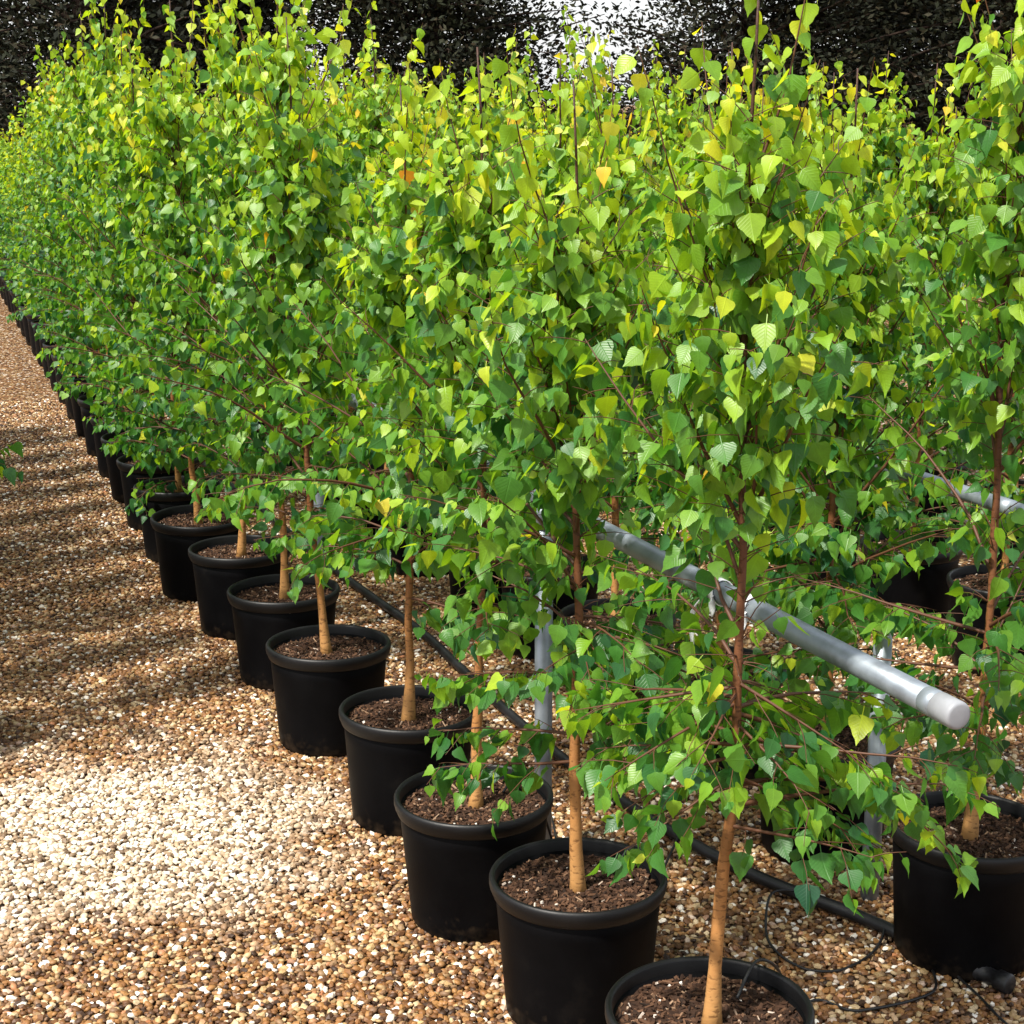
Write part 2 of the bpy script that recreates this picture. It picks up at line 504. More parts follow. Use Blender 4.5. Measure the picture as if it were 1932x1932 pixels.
# ------------------------------------------------------------------ background trees (dark conifers beyond the rows)
def conifer_meshes(seed, height=7.5, rad=2.1, n_limbs=260, per=300):
    rng = random.Random(seed)
    tr = MB()
    pts = []; x = y = 0.0
    for i in range(10):
        pts.append((x, y, height * i / 9)); x += rng.uniform(-.12, .12); y += rng.uniform(-.12, .12)
    tr.tube(pts, [0.19 * (1 - 0.85 * i / 9) for i in range(10)], 9)
    cr = MB(); lm = MB()
    for i in range(n_limbs):
        u = rng.random() ** 1.5
        z = 0.9 + u * (height - 1.2)
        a = rng.uniform(0, 2 * math.pi)
        L = rad * (1.0 - 0.72 * u ** 1.4) * rng.uniform(0.55, 1.08)
        ti = min(9, int(z / height * 9)); bx, by, _ = pts[ti]
        up = rng.uniform(-0.15, 0.55)
        lp = []
        for k in range(6):
            s = k / 5
            lp.append(Vector((bx + math.cos(a) * L * s + rng.uniform(-.05, .05), by + math.sin(a) * L * s + rng.uniform(-.05, .05), z + up * L * s - 0.12 * L * s * s)))
        lm.tube(lp, [0.035 * (1 - 0.85 * k / 5) * (0.4 + 0.6 * L / rad) for k in range(6)], 5, False)
        for q in range(per):
            s = rng.uniform(0.25, 1.02)
            k = min(4, int(s * 5)); f = s * 5 - k
            p = lp[k].lerp(lp[k + 1], min(1.0, f))
            sp = 0.11 + 0.18 * L * (1 - s) + 0.06
            p = p + Vector((rng.gauss(0, sp), rng.gauss(0, sp), rng.gauss(0, sp * 0.8)))
            d = Vector((rng.gauss(0, 1) + math.cos(a), rng.gauss(0, 1) + math.sin(a), rng.gauss(0.25, 0.7))).normalized()
            sd = d.cross(Vector((rng.gauss(0, 1), rng.gauss(0, 1), rng.gauss(0, 1)))).normalized()
            ln = rng.uniform(0.05, 0.13); w = rng.uniform(0.013, 0.030)
            cr.add([p - d * ln * 0.5, p + sd * w, p + d * ln * 0.5, p - sd * w], [(0, 1, 2, 3)], rng.random())
    return tr.mesh("conifer_trunk", M_DARKBARK), lm.mesh("conifer_limbs", M_DARKBARK), cr.mesh("conifer_crown", M_CONIFER, False, True)
CON = [conifer_meshes(s, h, r) for s, h, r in ((3, 8.5, 2.3), (8, 7.0, 1.7), (15, 9.0, 2.6))]
def conifer(px, dist, var, rz, sc, label):
    x = (px - 966) / 3218 * (dist * math.cos(PITCH))
    o = empty("dark_conifer_tree", (x, dist, 0), rz)
    o.scale = (sc, sc, sc)
    tag(o, label, "tree", "dark conifers behind the birch rows")
    t, l, c = CON[var]
    ob("trunk", t, o); ob("limbs", l, o); ob("crown", c, o)["kind"] = "stuff"
for args in [(-230, 24, 0, 0.4, 1.05, "dark conifer behind the birches where the gravel path ends"),
             (120, 21, 2, 1.9, 1.0, "broad dark conifer beside the end of the path, behind the last birches"),
             (330, 25, 1, 3.0, 1.1, "slim dark conifer just left of the first bright sky gap"),
             (830, 22, 0, 5.1, 0.96, "dark conifer standing alone between the two bright sky gaps"),
             (1352, 22, 2, 0.9, 0.90, "broad dark conifer right of the larger bright sky gap"),
             (1640, 26, 0, 2.2, 1.0, "dark conifer with a thin bare side branch behind the birch tops"),
             (1960, 22, 2, 4.0, 1.0, "broad dark conifer at the far end of the conifer line, away from the path")]:
    conifer(*args)

# ------------------------------------------------------------------ leaves
def leaf_template(stepsY, widths, fold, curl, serr, twist=0.0):
    """blade of length 1 along +Y after a petiole of 0.32; X across, Z normal"""
    pet = 0.32
    mid = []; lft = []; rgt = []
    vs = [(-0.015, 0, 0), (0.015, 0, 0), (0.015, pet + 0.03, 0.0), (-0.015, pet + 0.03, 0.0)]
    fs = [(0, 1, 2, 3)]
    for i, (y, w) in enumerate(zip(stepsY, widths)):
        z0 = -curl * y * y
        sy = serr if (i % 2) else -serr * 0.4
        mid.append((0.0, pet + y, z0))
        lft.append((-w, pet + y + sy * 0.8 - 0.10 * (1 - y) * w, z0 + fold * w + twist * w * y))
        rgt.append((w, pet + y + sy * 0.8 - 0.10 * (1 - y) * w, z0 + fold * w - twist * w * y))
    n = len(mid); b = len(vs)
    vs += mid + lft + rgt
    for i in range(n - 1):
        for side in (0, 1):
            o = b + n * (1 + side)
            q = [b + i, b + i + 1, o + i + 1, o + i]
            if i == 0 and widths[0] == 0: q = [b, b + 1, o + 1]
            if i == n - 2 and widths[-1] == 0: q = [b + i, b + i + 1, o + i]
            fs.append(tuple(q if side else q[::-1]))
    return np.array(vs), fs
YD = [0.0, 0.045, 0.12, 0.21, 0.32, 0.43, 0.56, 0.69, 0.83, 1.0]
WD = [0.0, 0.20, 0.355, 0.435, 0.43, 0.385, 0.285, 0.195, 0.085, 0.0]
YS = [0.0, 0.09, 0.28, 0.56, 1.0]
WS = [0.0, 0.31, 0.44, 0.29, 0.0]
SHAPES = [(1.0, 0.16, 0.10, 0.0), (0.96, 0.34, 0.30, 0.2), (1.08, -0.06, -0.14, -0.25), (0.88, 0.55, 0.45, -0.15), (1.0, 0.10, 0.38, 0.45), (0.92, 0.24, -0.22, -0.5)]
LEAF_D = [leaf_template(YD, [w * k for w in WD], f, c, 0.035, tw) for k, f, c, tw in SHAPES]
LEAF_S = [leaf_template(YS, [w * k for w in WS], f, c, 0.0, tw) for k, f, c, tw in SHAPES]
def leaves_mesh(name, P, X, Y, Z, S, T, shapes, templates):
    vs = []; loops = []; counts = []; tints = []; uvs = []
    base = 0
    for k in range(len(SHAPES)):
        sel = np.where(shapes == k)[0]
        if not len(sel): continue
        V, F = templates[k]
        s = S[sel][:, None, None]
        w = P[sel][:, None, :] + s * (V[None, :, 0:1] * X[sel][:, None, :] + V[None, :, 1:2] * Y[sel][:, None, :] + V[None, :, 2:3] * Z[sel][:, None, :])
        vs.append(w.reshape(-1, 3))
        nv = len(V)
        fl = np.array([i for f in F for i in f]); fc = np.array([len(f) for f in F])
        off = base + np.arange(len(sel)) * nv
        loops.append((fl[None, :] + off[:, None]).ravel())
        counts.append(np.tile(fc, len(sel)))
        tints.append(np.repeat(T[sel], nv)); uvs.append(np.tile(np.stack([V[:, 0], V[:, 1] - 0.32, 0 * V[:, 0]], 1), (len(sel), 1)))
        base += nv * len(sel)
    V = np.concatenate(vs); Lp = np.concatenate(loops); C = np.concatenate(counts); T = np.concatenate(tints)
    me = bpy.data.meshes.new(name)
    me.vertices.add(len(V)); me.vertices.foreach_set("co", V.ravel().astype(np.float32))
    me.loops.add(len(Lp)); me.loops.foreach_set("vertex_index", Lp.astype(np.int32))
    me.polygons.add(len(C))
    me.polygons.foreach_set("loop_start", np.concatenate([[0], np.cumsum(C)[:-1]]).astype(np.int32))
    me.update(calc_edges=True)
    a = me.attributes.new("tint", 'FLOAT', 'POINT'); a.data.foreach_set("value", T.astype(np.float32))
    a = me.attributes.new("leafuv", 'FLOAT_VECTOR', 'POINT'); a.data.foreach_set("vector", np.concatenate(uvs).ravel().astype(np.float32))
    me.materials.append(M_LEAF)
    me.polygons.foreach_set("use_smooth", [True] * len(me.polygons))
    me.validate()
    return me
N_TINT = 16
LEAF_MESH = {}
for k in range(len(SHAPES)):
    for q in range(N_TINT):
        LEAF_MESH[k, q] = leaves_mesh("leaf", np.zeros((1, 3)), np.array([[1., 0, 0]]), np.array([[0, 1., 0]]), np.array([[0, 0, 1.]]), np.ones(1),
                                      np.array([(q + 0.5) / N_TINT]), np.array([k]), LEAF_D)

# ------------------------------------------------------------------ young birch: trunk path, branches with twigs, leaf list
SOIL_Z = 0.295
def grow_birch(seed, height=2.25, low=0.62, spread=1.0, n_br=47, gap=None, extra=()):
    rng = random.Random(seed)
    G = lambda s: rng.gauss(0, s)
    trunk = []; x = y = 0.0
    lx, ly = G(0.004), G(0.004)
    nseg = 16
    for i in range(nseg + 1):
        z = SOIL_Z - 0.03 + (height - SOIL_Z + 0.03) * (i / nseg) ** 1.25
        trunk.append(Vector((x, y, z)))
        x += lx + G(0.005) * min(1, i / 3); y += ly + G(0.005) * min(1, i / 3)
        lx *= 0.9; ly *= 0.9
    trad = [0.0155 * (1 - 0.86 * (i / nseg) ** 0.9) for i in range(nseg + 1)]
    trad = [r * (1 + G(0.05)) for r in trad]
    trad[0] *= 1.55; trad[1] *= 1.22
    def tp(z):
        f = max(0.0, (z - trunk[0].z) / (trunk[-1].z - trunk[0].z)) ** 0.8 * nseg
        k = max(0, min(nseg - 1, int(f)))
        return trunk[k].lerp(trunk[k + 1], f - k)
    branches = []      # each: list of (path, radii)
    leaves = []        # pos, tipdir, normal, size, tint, shape
    def leaf(p, out, young, zrel):
        tip = Vector((out.x * 0.45 + G(0.30), out.y * 0.45 + G(0.30), -1.0 + G(0.38) + 0.25 * young)).normalized()
        nrm = Vector((out.x + G(0.75), out.y + G(0.75), 0.55 + G(0.4)))
        nrm = nrm - tip * nrm.dot(tip)
        if nrm.length < 1e-3: nrm = tip.orthogonal()
        nrm.normalize()
        sz = rng.uniform(0.034, 0.064) * (1.0 - 0.42 * young ** 2)
        if rng.random() < 0.12: sz *= 1.2
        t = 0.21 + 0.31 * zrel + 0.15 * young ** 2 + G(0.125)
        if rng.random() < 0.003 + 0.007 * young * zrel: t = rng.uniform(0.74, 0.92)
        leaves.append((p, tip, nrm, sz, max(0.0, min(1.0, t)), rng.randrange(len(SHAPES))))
    az = rng.uniform(0, 6.28)
    for i in range(n_br + len(extra)):
        ex = extra[i - n_br] if i >= n_br else None        # named low sprays: height, heading, length, elevation
        u = 0.05 if ex else i / (n_br - 1)
        z0 = low + (height - 0.44 - low) * (u ** 0.95) + G(0.015)
        az += 2.3999 + G(0.35)
        prof = (0.55 + 0.50 * min(1, u / 0.22)) if u < 0.22 else (1.05 - 0.60 * ((u - 0.22) / 0.78) ** 1.3)
        if gap and gap[0] < z0 < gap[1] and math.cos(az - gap[2]) > math.cos(gap[3]): prof *= 0.15
        L = spread * 0.47 * prof * rng.uniform(0.70, 1.18)
        el = math.radians(22 + 47 * min(1.0, u * 2.0) + G(10))
        if ex:
            z0, az, L, el = ex[0], ex[1], ex[2], math.radians(ex[3])
        hx, hy = math.cos(az), math.sin(az)
        d = Vector((hx * math.cos(el), hy * math.cos(el), math.sin(el)))
        p = tp(z0); path = [p.copy()]
        ns = max(4, int(L / 0.07))
        bend = (-0.045 if ex else 0.035) if (ex or u > 0.3) else (-0.13 if u < 0.12 else -0.05)
        for k in range(ns):
            p = p + d * (L / ns)
            path.append(p.copy())
            d = (d + Vector((G(0.07), G(0.07), bend + G(0.05) - 0.05 * (k / ns)))).normalized()
        r0 = 0.0022 + 0.0034 * (L / 0.5) * (1 - 0.3 * u)
        geo = [(path, [r0 * (1 - 0.82 * k / ns) for k in range(ns + 1)])]
        zr = max(0, min(1, (z0 - 0.6) / (height - 0.6)))
        s = 0.12 * L
        side = 1
        while s < L:
            f = s / L * ns; k = min(ns - 1, int(f))
            q = path[k].lerp(path[k + 1], f - k)
            bd = (path[k + 1] - path[k]).normalized()
            lat = bd.cross(Vector((0, 0, 1)))
            if lat.length < 1e-3: lat = Vector((1, 0, 0))
            lat.normalize(); lat *= side; side = -side
            tl = rng.uniform(0.06, 0.19) * (1.05 - 0.45 * s / L) * (0.75 + 0.25 * spread)
            td = (bd * 0.75 + lat * rng.uniform(0.5, 1.1) + Vector((0, 0, G(0.25) - 0.10))).normalized()
            tpth = [q.copy()]; tq = q.copy(); nt_ = 3
            for m in range(nt_):
                tq = tq + td * (tl / nt_)
                td = (td + Vector((G(0.1), G(0.1), -0.12))).normalized()
                tpth.append(tq.copy())
            geo.append((tpth, [0.0015, 0.0012, 0.0010, 0.0007]))
            nl = max(2, int(tl / 0.0215))
            for m in range(nl):
                g = (m + 0.6) / nl * nt_; kk = min(nt_ - 1, int(g))
                lp = tpth[kk].lerp(tpth[kk + 1], g - kk)
                o = (lp - Vector((tp(z0).x, tp(z0).y, lp.z)))
                o = Vector((o.x, o.y, 0)); o = o.normalized() if o.length > 1e-4 else Vector((hx, hy, 0))
                o2 = (o + lat * (0.7 if m % 2 else -0.7)).normalized()
                leaf(lp, o2, ((m + 1) / nl) * (0.35 + 0.65 * s / L), zr)
            s += rng.uniform(0.034, 0.060)
        for m in range(3):
            leaf(path[-1] - (path[-1] - path[-2]) * (m * 0.35), Vector((hx, hy, 0)), 1.0 - 0.2 * m, zr)
        branches.append(geo)
    for m in range(6):                                   # slender upright shoots above the dense crown
        z0 = height - rng.uniform(0.36, 0.72); a = m * 1.3 + rng.uniform(0, 1.2)
        L = rng.uniform(0.24, 0.62); el = math.radians(rng.uniform(62, 80))
        d = Vector((math.cos(a) * math.cos(el), math.sin(a) * math.cos(el), math.sin(el))); p = tp(z0); path = [p.copy()]
        for k in range(6):
            p = p + d * (L / 6); path.append(p.copy())
            d = (d + Vector((G(0.05), G(0.05), 0.03))).normalized()
        branches.append([(path, [0.0032 * (1 - 0.75 * k / 6) for k in range(7)])])
        nl = int(L / 0.026)
        for k in range(nl):
            f = (k + 0.7) / nl * 6; q = min(5, int(f)); aa = k * 2.4 + a
            leaf(path[q].lerp(path[q + 1], min(1.0, f - q)), Vector((math.cos(aa), math.sin(aa), 0)), 0.75 * (k + 1) / nl, 1.0)
    for m in range(24):
        a = m * 2.4 + rng.random()
        leaf(tp(height - 0.01 - 0.024 * m), Vector((math.cos(a), math.sin(a), 0)), max(0.1, 0.9 - 0.06 * m), 1.0)
    P = np.array([l[0] for l in leaves]); Y = np.array([l[1] for l in leaves]); Z = np.array([l[2] for l in leaves])
    X = np.cross(Y, Z); S = np.array([l[3] for l in leaves]); T = np.array([l[4] for l in leaves]); K = np.array([l[5] for l in leaves])
    return dict(trunk=trunk, trad=trad, branches=branches, P=P, X=X, Y=Y, Z=Z, S=S, T=T, K=K)

def trunk_mesh(b):
    m = MB(); m.tube(b['trunk'], b['trad'], 10)
    return m.mesh("birch_trunk", M_BARK)
def branch_mesh(geos, seg=5):
    m = MB()
    for geo in geos:
        for i, (pth, rad) in enumerate(geo):
            m.tube(pth, rad, seg if i == 0 else 3, False)
    return m.mesh("birch_branch", M_TWIG)

def project(Pw):
    x, y, z = Pw[:, 0], Pw[:, 1], Pw[:, 2] - CAM_H
    c, s = math.cos(PITCH), math.sin(PITCH)
    d = y * c - z * s; u = y * s + z * c
    return 966 + 3218 * x / d, 966 - 3218 * u / d, d

TREE_GROUP = "young potted birches standing in rows"
def near_birch(loc, seed, label, height, low, spread, rz=0.0, n_leaf=300, n_br=47, gap=None, extra=()):
    b = grow_birch(seed, height, low, spread, n_br, gap, extra)
    o = empty("birch_tree", (loc[0], loc[1], 0.0), rz)
    tag(o, label, "tree", TREE_GROUP)
    ob("trunk", trunk_mesh(b), o)
    for geo in b['branches']:
        ob("branch", branch_mesh([geo]), o)
    if gap:                                              # leaves rubbed off where the crown presses on its rail
        z0, z1, a0, hw = gap[0] + 0.14, gap[1] + 0.08, gap[2], gap[3]
        az = np.arctan2(b['P'][:, 1], b['P'][:, 0])
        ok = ~((b['P'][:, 2] > z0) & (b['P'][:, 2] < z1) & (np.cos(az - a0) > math.cos(hw)) & (np.random.default_rng(seed).random(len(az)) < 0.85))
        for k in ('P', 'X', 'Y', 'Z', 'S', 'T', 'K'): b[k] = b[k][ok]
    c, s = math.cos(rz), math.sin(rz)
    Pw = b['P'] @ np.array([[c, s, 0], [-s, c, 0], [0, 0, 1]]) + np.array([loc[0], loc[1], 0])
    px, py, d = project(Pw)
    inside = (px > -20) & (px < 1952) & (py > -20) & (py < 1952)
    order = np.argsort(np.where(inside, d - b['S'] * 6.0, 1e6))
    pick = order[:min(n_leaf, int(inside.sum()))]
    for i in pick:
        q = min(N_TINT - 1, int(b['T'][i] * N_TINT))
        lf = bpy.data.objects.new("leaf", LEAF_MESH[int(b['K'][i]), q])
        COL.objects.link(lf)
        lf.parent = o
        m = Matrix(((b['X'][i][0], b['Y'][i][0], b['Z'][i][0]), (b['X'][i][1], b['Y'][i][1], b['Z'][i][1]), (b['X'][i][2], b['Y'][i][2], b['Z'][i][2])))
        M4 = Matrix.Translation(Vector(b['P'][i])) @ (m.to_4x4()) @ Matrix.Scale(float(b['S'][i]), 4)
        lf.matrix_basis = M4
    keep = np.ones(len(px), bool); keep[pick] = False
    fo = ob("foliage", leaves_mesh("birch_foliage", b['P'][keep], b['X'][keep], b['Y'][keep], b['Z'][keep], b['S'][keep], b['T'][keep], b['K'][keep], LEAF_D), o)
    fo["kind"] = "stuff"
    return o
FAR = []
for i, (h, lo, sp) in enumerate([(2.25, 0.38, 1.1), (2.42, 0.42, 1.12), (2.12, 0.36, 1.12), (2.35, 0.42, 1.05), (2.28, 0.36, 1.15), (2.52, 0.40, 1.08)]):
    b = grow_birch(700 + i, h, lo, sp)
    FAR.append((trunk_mesh(b), branch_mesh(b['branches'], 4), leaves_mesh("birch_foliage", b['P'], b['X'], b['Y'], b['Z'], b['S'], b['T'], b['K'], LEAF_S)))
    print("leaves", len(b['S']))
def far_birch(loc, var, rz, sc, label):
    o = empty("birch_tree", (loc[0], loc[1], 0.0), rz)
    tag(o, label, "tree", TREE_GROUP)
    t, br, fo = FAR[var % len(FAR)]
    z = Vector((1, 1, sc))
    for nm, me in (("trunk", t), ("branches", br), ("foliage", fo)):
        c = ob(nm, me, o)
        c.scale = (1, 1, sc)
        c.location = (0, 0, SOIL_Z * (1 - sc))
        if nm == "foliage": c["kind"] = "stuff"
    return o

# ------------------------------------------------------------------ pots
POT_H = 0.335
def pot_meshes():
    body = MB()
    rb, rt = 0.163, 0.187
    prof = [(rb * 0.96, 0.0), (rb, 0.012)]
    for k in range(1, 7):
        f = k / 6
        prof.append((rb + (rt - rb) * f, 0.012 + (POT_H - 0.042) * f))
    inner = [(rt - 0.004, POT_H - 0.028), (rt - 0.012, 0.24)]
    body.lathe(prof + inner, 56, close_bot=True)
    rim = MB()
    R = 0.200
    rim.lathe([(0.186, POT_H - 0.040), (0.1925, POT_H - 0.040), (0.1945, POT_H - 0.034), (R - 0.002, POT_H - 0.026), (R, POT_H - 0.018), (R, POT_H - 0.006), (R - 0.003, POT_H - 0.001),
               (R - 0.007, POT_H + 0.001), (R - 0.012, POT_H - 0.001), (R - 0.0145, POT_H - 0.006), (R - 0.016, POT_H - 0.05)], 64)
    rng = random.Random(12)
    soil = MB()
    nr, na = 16, 48
    vs = []; fs = []
    for i in range(nr + 1):
        r = 0.1835 * i / nr
        for k in range(na):
            a = 2 * math.pi * k / na
            vs.append((r * math.cos(a), r * math.sin(a), SOIL_Z + rng.uniform(-0.004, 0.004) + 0.006 * math.sin(3 * a) * (r / 0.18) * 0.4))
    for i in range(nr):
        for k in range(na):
            k2 = (k + 1) % na
            fs.append((i * na + k, i * na + k2, (i + 1) * na + k2, (i + 1) * na + k))
    soil.add(vs, fs, 0.25)
    for q in range(1500):
        r = 0.178 * math.sqrt(rng.random()); a = rng.uniform(0, 6.283)
        c = Vector((r * math.cos(a), r * math.sin(a), SOIL_Z + rng.uniform(0.0, 0.006)))
        d = Vector((rng.gauss(0, 1), rng.gauss(0, 1), rng.gauss(0, 0.4))).normalized()
        e = d.cross(Vector((rng.gauss(0, .5), rng.gauss(0, .5), 1))).normalized()
        f = d.cross(e)
        l, w, t = rng.uniform(0.003, 0.011), rng.uniform(0.0015, 0.004), rng.uniform(0.001, 0.0025)
        tint = rng.random() * 0.86
        if rng.random() < 0.05: tint = rng.uniform(0.9, 0.97); l *= 1.3; w *= 0.5
        if rng.random() < 0.012: tint = 1.0; l = w = t = rng.uniform(0.002, 0.0035)
        vv = [c + d * l * sx + e * w * sy + f * t * sz for sx in (-1, 1) for sy in (-1, 1) for sz in (-1, 1)]
        soil.add(vv, [(0, 1, 3, 2), (4, 6, 7, 5), (0, 4, 5, 1), (2, 3, 7, 6), (0, 2, 6, 4), (1, 5, 7, 3)], tint)
    return body.mesh("pot_body", M_POT), rim.mesh("pot_rim", M_RIM), soil.mesh("pot_soil", M_SOIL, False, True)
POT = pot_meshes()
def pot(loc, rz, label):
    o = empty("plant_pot", (loc[0], loc[1], 0.0), rz)
    tag(o, label, "pot", "round black plant pots holding the birches")
    o.rotation_euler = (R.uniform(-0.018, 0.018), R.uniform(-0.018, 0.018), rz)
    ob("pot_body", POT[0], o); ob("rim", POT[1], o)
    ob("soil", POT[2], o)["kind"] = "stuff"
    return o

# ------------------------------------------------------------------ the rows
R = random.Random(77)
row1_t = [0.03, 0.65, 1.17, 1.82, 2.49, 3.15, 3.78, 4.36] + [4.98 + 0.62 * k for k in range(21)]
row1_n = [0.01, 0.016, -0.03, 0.017, -0.019, 0.015, 0.011, -0.03] + [0.0] * 21
row1_h = [2.24, 2.06, 2.14, 2.06, 2.26, 2.48, 2.52, 2.40] + [2.3] * 21
low1 = [0.92, 0.88, 0.86, 0.74, 0.68, 0.62, 0.58, 0.54]
EXTRA = {0: [(0.86, -0.35, 0.40, 6), (0.74, 0.30, 0.48, 2), (0.93, 0.85, 0.42, -4), (0.70, -0.75, 0.30, 8), (0.84, 2.9, 0.26, -22), (0.80, 3.5, 0.24, -28), (0.88, 2.3, 0.30, 0),
             (0.78, 0.62, 0.55, -6), (0.88, 0.05, 0.52, -14), (0.82, 1.20, 0.44, -4), (0.90, -1.05, 0.24, -16), (0.86, 2.6, 0.3, -8), (0.92, 0.40, 0.46, -22), (0.80, -0.05, 0.30, -24),
             (0.97, 2.9, 0.34, -12), (0.94, 3.6, 0.30, -16), (0.95, 2.2, 0.38, -10), (0.90, 1.7, 0.36, -6), (0.98, -0.5, 0.30, -24), (0.96, 4.2, 0.22, -18), (0.98, 1.1, 0.38, -18)],
         1: [(0.60, 3.25, 0.30, -2), (0.66, 3.0, 0.30, 4), (0.70, -0.5, 0.30, 0), (0.74, 0.2, 0.34, 4), (0.66, 0.6, 0.34, 0), (0.78, -1.0, 0.3, 6), (0.82, 0.5, 0.4, 6), (0.76, 1.2, 0.36, 4), (0.90, -0.3, 0.34, -6), (0.88, 0.9, 0.40, -4), (0.86, 0.1, 0.42, -8), (0.92, -1.4, 0.26, -8), (0.80, 3.4, 0.30, 6), (0.93, 0.5, 0.36, -10)],
         3: [(0.66, -0.6, 0.3, 0), (0.64, 0.1, 0.28, 0)]}
for i, (n, t) in enumerate(zip(row1_n, row1_t)):
    loc = W(n, t)
    where = f"{ORD[i]} birch from the capped rail end in the row edging the gravel path"
    if i == 0: where = "birch with a bare tan trunk in the first path-side pot, before the capped rail end"
    rz = R.uniform(0, 6.28)
    if i < 8:
        near_birch(loc, 100 + i, where, row1_h[i], low1[i], 1.06, 0.0 if i < 4 else rz, gap={0: (0.80, 1.22, -0.15, 2.1), 1: (0.80, 1.22, 0.0, 1.1)}.get(i), extra=EXTRA.get(i, ()))
    else:
        sc = 1.0 if i < 17 else (0.9 if i < 20 else 0.68)
        far_birch(loc, i, rz, sc * R.uniform(0.96, 1.06), where)
    pl = f"{ORD[i]} black pot from the capped rail end along the gravel path edge"
    pot(loc, R.uniform(0, 6.28), pl)
for i in range(24):
    t = 0.54 + 0.63 * i + (R.uniform(-0.04, 0.04) if i else 0)
    loc = W(1.0 + (R.uniform(-0.03, 0.03) if i else 0), t)
    lab = f"{ORD[i]} birch in the second row, counted from the black hose's plugged end"
    rz = R.uniform(0, 6.28)
    if i < 6:
        near_birch(loc, 200 + i, lab, [2.42, 2.10, 2.18, 2.14, 2.2, 2.2][i], [0.56, 0.54, 0.58, 0.58, 0.58, 0.58][i], 1.08, 0.0 if i < 3 else rz, extra=[(z + R.uniform(-.03, .03), a + R.uniform(-.2, .2), R.uniform(0.28, 0.44), R.uniform(-6, 14)) for z, a in ((0.60, 3.6), (0.66, 4.3), (0.72, 3.1), (0.70, 5.4), (0.63, 2.6)) if i == 0] + [(z + R.uniform(-.03, .03), a + R.uniform(-.2, .2), R.uniform(0.28, 0.44), R.uniform(-6, 14)) for z, a in ((0.60, 3.6), (0.66, 4.3), (0.72, 3.1), (0.78, 4.9), (0.84, 3.5), (0.90, 4.1), (0.96, 3.0), (0.70, 5.4), (0.82, 2.5)) if 0 < i < 3], gap=(0.84, 1.16, 4.6, 2.6) if i == 0 else None)
    else:
        far_birch(loc, i + 2, rz, R.uniform(0.86, 1.02), lab)
    pot(loc, R.uniform(0, 6.28), f"{ORD[i]} black pot in the second row, counted from the hose's plugged end")
for i in range(20):
    loc = W(2.45 + R.uniform(-0.03, 0.03), 1.6 + 0.63 * i + R.uniform(-0.04, 0.04))
    far_birch(loc, i + 4, R.uniform(0, 6.28), R.uniform(0.86, 1.0), f"{ORD[i]} birch of the third row, across the gravel gap beyond the second rail")
    pot(loc, R.uniform(0, 6.28), f"{ORD[i]} black pot of the third row, across the gravel gap beyond the second rail")
for i in range(18):
    loc = W(3.5 + R.uniform(-0.03, 0.03), 3.5 + 0.64 * i + R.uniform(-0.04, 0.04))
    far_birch(loc, i + 1, R.uniform(0, 6.28), R.uniform(0.86, 1.0), f"{ORD[i]} birch of the fourth row, the farthest from the gravel path")
    pot(loc, R.uniform(0, 6.28), f"{ORD[i]} black pot of the fourth row, the farthest from the gravel path")
for i in range(12):
    loc = W((-1.27 if i == 0 else -1.53) + R.uniform(-0.03, 0.03), 2.88 + 0.47 * i)
    far_birch(loc, i + 3, R.uniform(0, 6.28), R.uniform(1.08, 1.18), f"{ORD[i]} birch in the row on the opposite side of the gravel path")
    pot(loc, R.uniform(0, 6.28), f"{ORD[i]} black pot in the row on the opposite side of the gravel path")

# ------------------------------------------------------------------ rails
def rail(n, t0, t1, z, posts, label, joints=(), r=0.0242):
    a = Vector((*W(n, t0), z)); b = Vector((*W(n, t1), z))
    d = Vector((RT[0], RT[1], 0.0))
    o = empty("steel_rail", (a.x, a.y, 0))
    tag(o, label, "rail", "galvanised pipe rails along the rows")
    def part(nm, mb, mat):
        c = ob(nm, mb.mesh(nm, mat), o)
        c.location = (-a.x, -a.y, 0)
        return c
    m = MB(); m.tube([a] + [Vector((*W(n, t0 + (t1 - t0) * k / 24), z)) for k in range(1, 24)] + [b], r, 20); part("pipe", m, M_STEEL)
    m = MB(); m.tube([a + d * 0.075, a + d * 0.0745, a + d * 0.0415, a + d * 0.041], [r * 0.9, r * 1.035, r * 1.035, r * 0.9], 24); part("collar", m, M_STEEL)
    m = MB()
    e = a + d * 0.041
    m.tube([e, e - d * 0.001, e - d * 0.050, e - d * 0.054, e - d * 0.0565, e - d * 0.0572, e - d * 0.0575], [r * 0.95, r * 1.06, r * 1.06, r * 1.02, r * 0.92, r * 0.80, r * 0.3], 28)
    part("end_cap", m, M_CAP)
    for t in joints:
        c0 = Vector((*W(n, t), z))
        m = MB(); m.tube([c0 - d * 0.04, c0 - d * 0.0395, c0 + d * 0.0395, c0 + d * 0.04], [r * 0.9, r * 1.09, r * 1.09, r * 0.9], 20); part("coupling", m, M_STEEL)
    for t in posts:
        p = Vector((*W(n, t), 0))
        m = MB(); m.tube([(p.x, p.y, -0.25), (p.x, p.y, z - 0.012)], r * 1.0, 20)
        po = part("post", m, M_STEEL)
        m = MB(); m.tube([(p.x, p.y, z - 0.075), (p.x, p.y, z - 0.0745), (p.x, p.y, z - 0.012)], [r, r * 1.14, r * 1.14], 20)
        cl = ob("saddle", m.mesh("saddle", M_STEEL), po)
    return o
rail(0.28, -0.295, 9.0, 1.0, (1.45, 3.6, 5.7, 7.8), "galvanised pipe rail with a pale end cap running beside the path-side birches", (3.0,))
rail(1.35, 0.20, 10.0, 1.0, (2.75, 4.9, 7.0), "grey pipe rail with a joint collar behind the second row of birches", (0.93,), 0.021)
pp = W(0.95, 0.86)
m = MB(); m.tube([(0, 0, -0.2), (0, 0, 0.72)], 0.0235, 20)
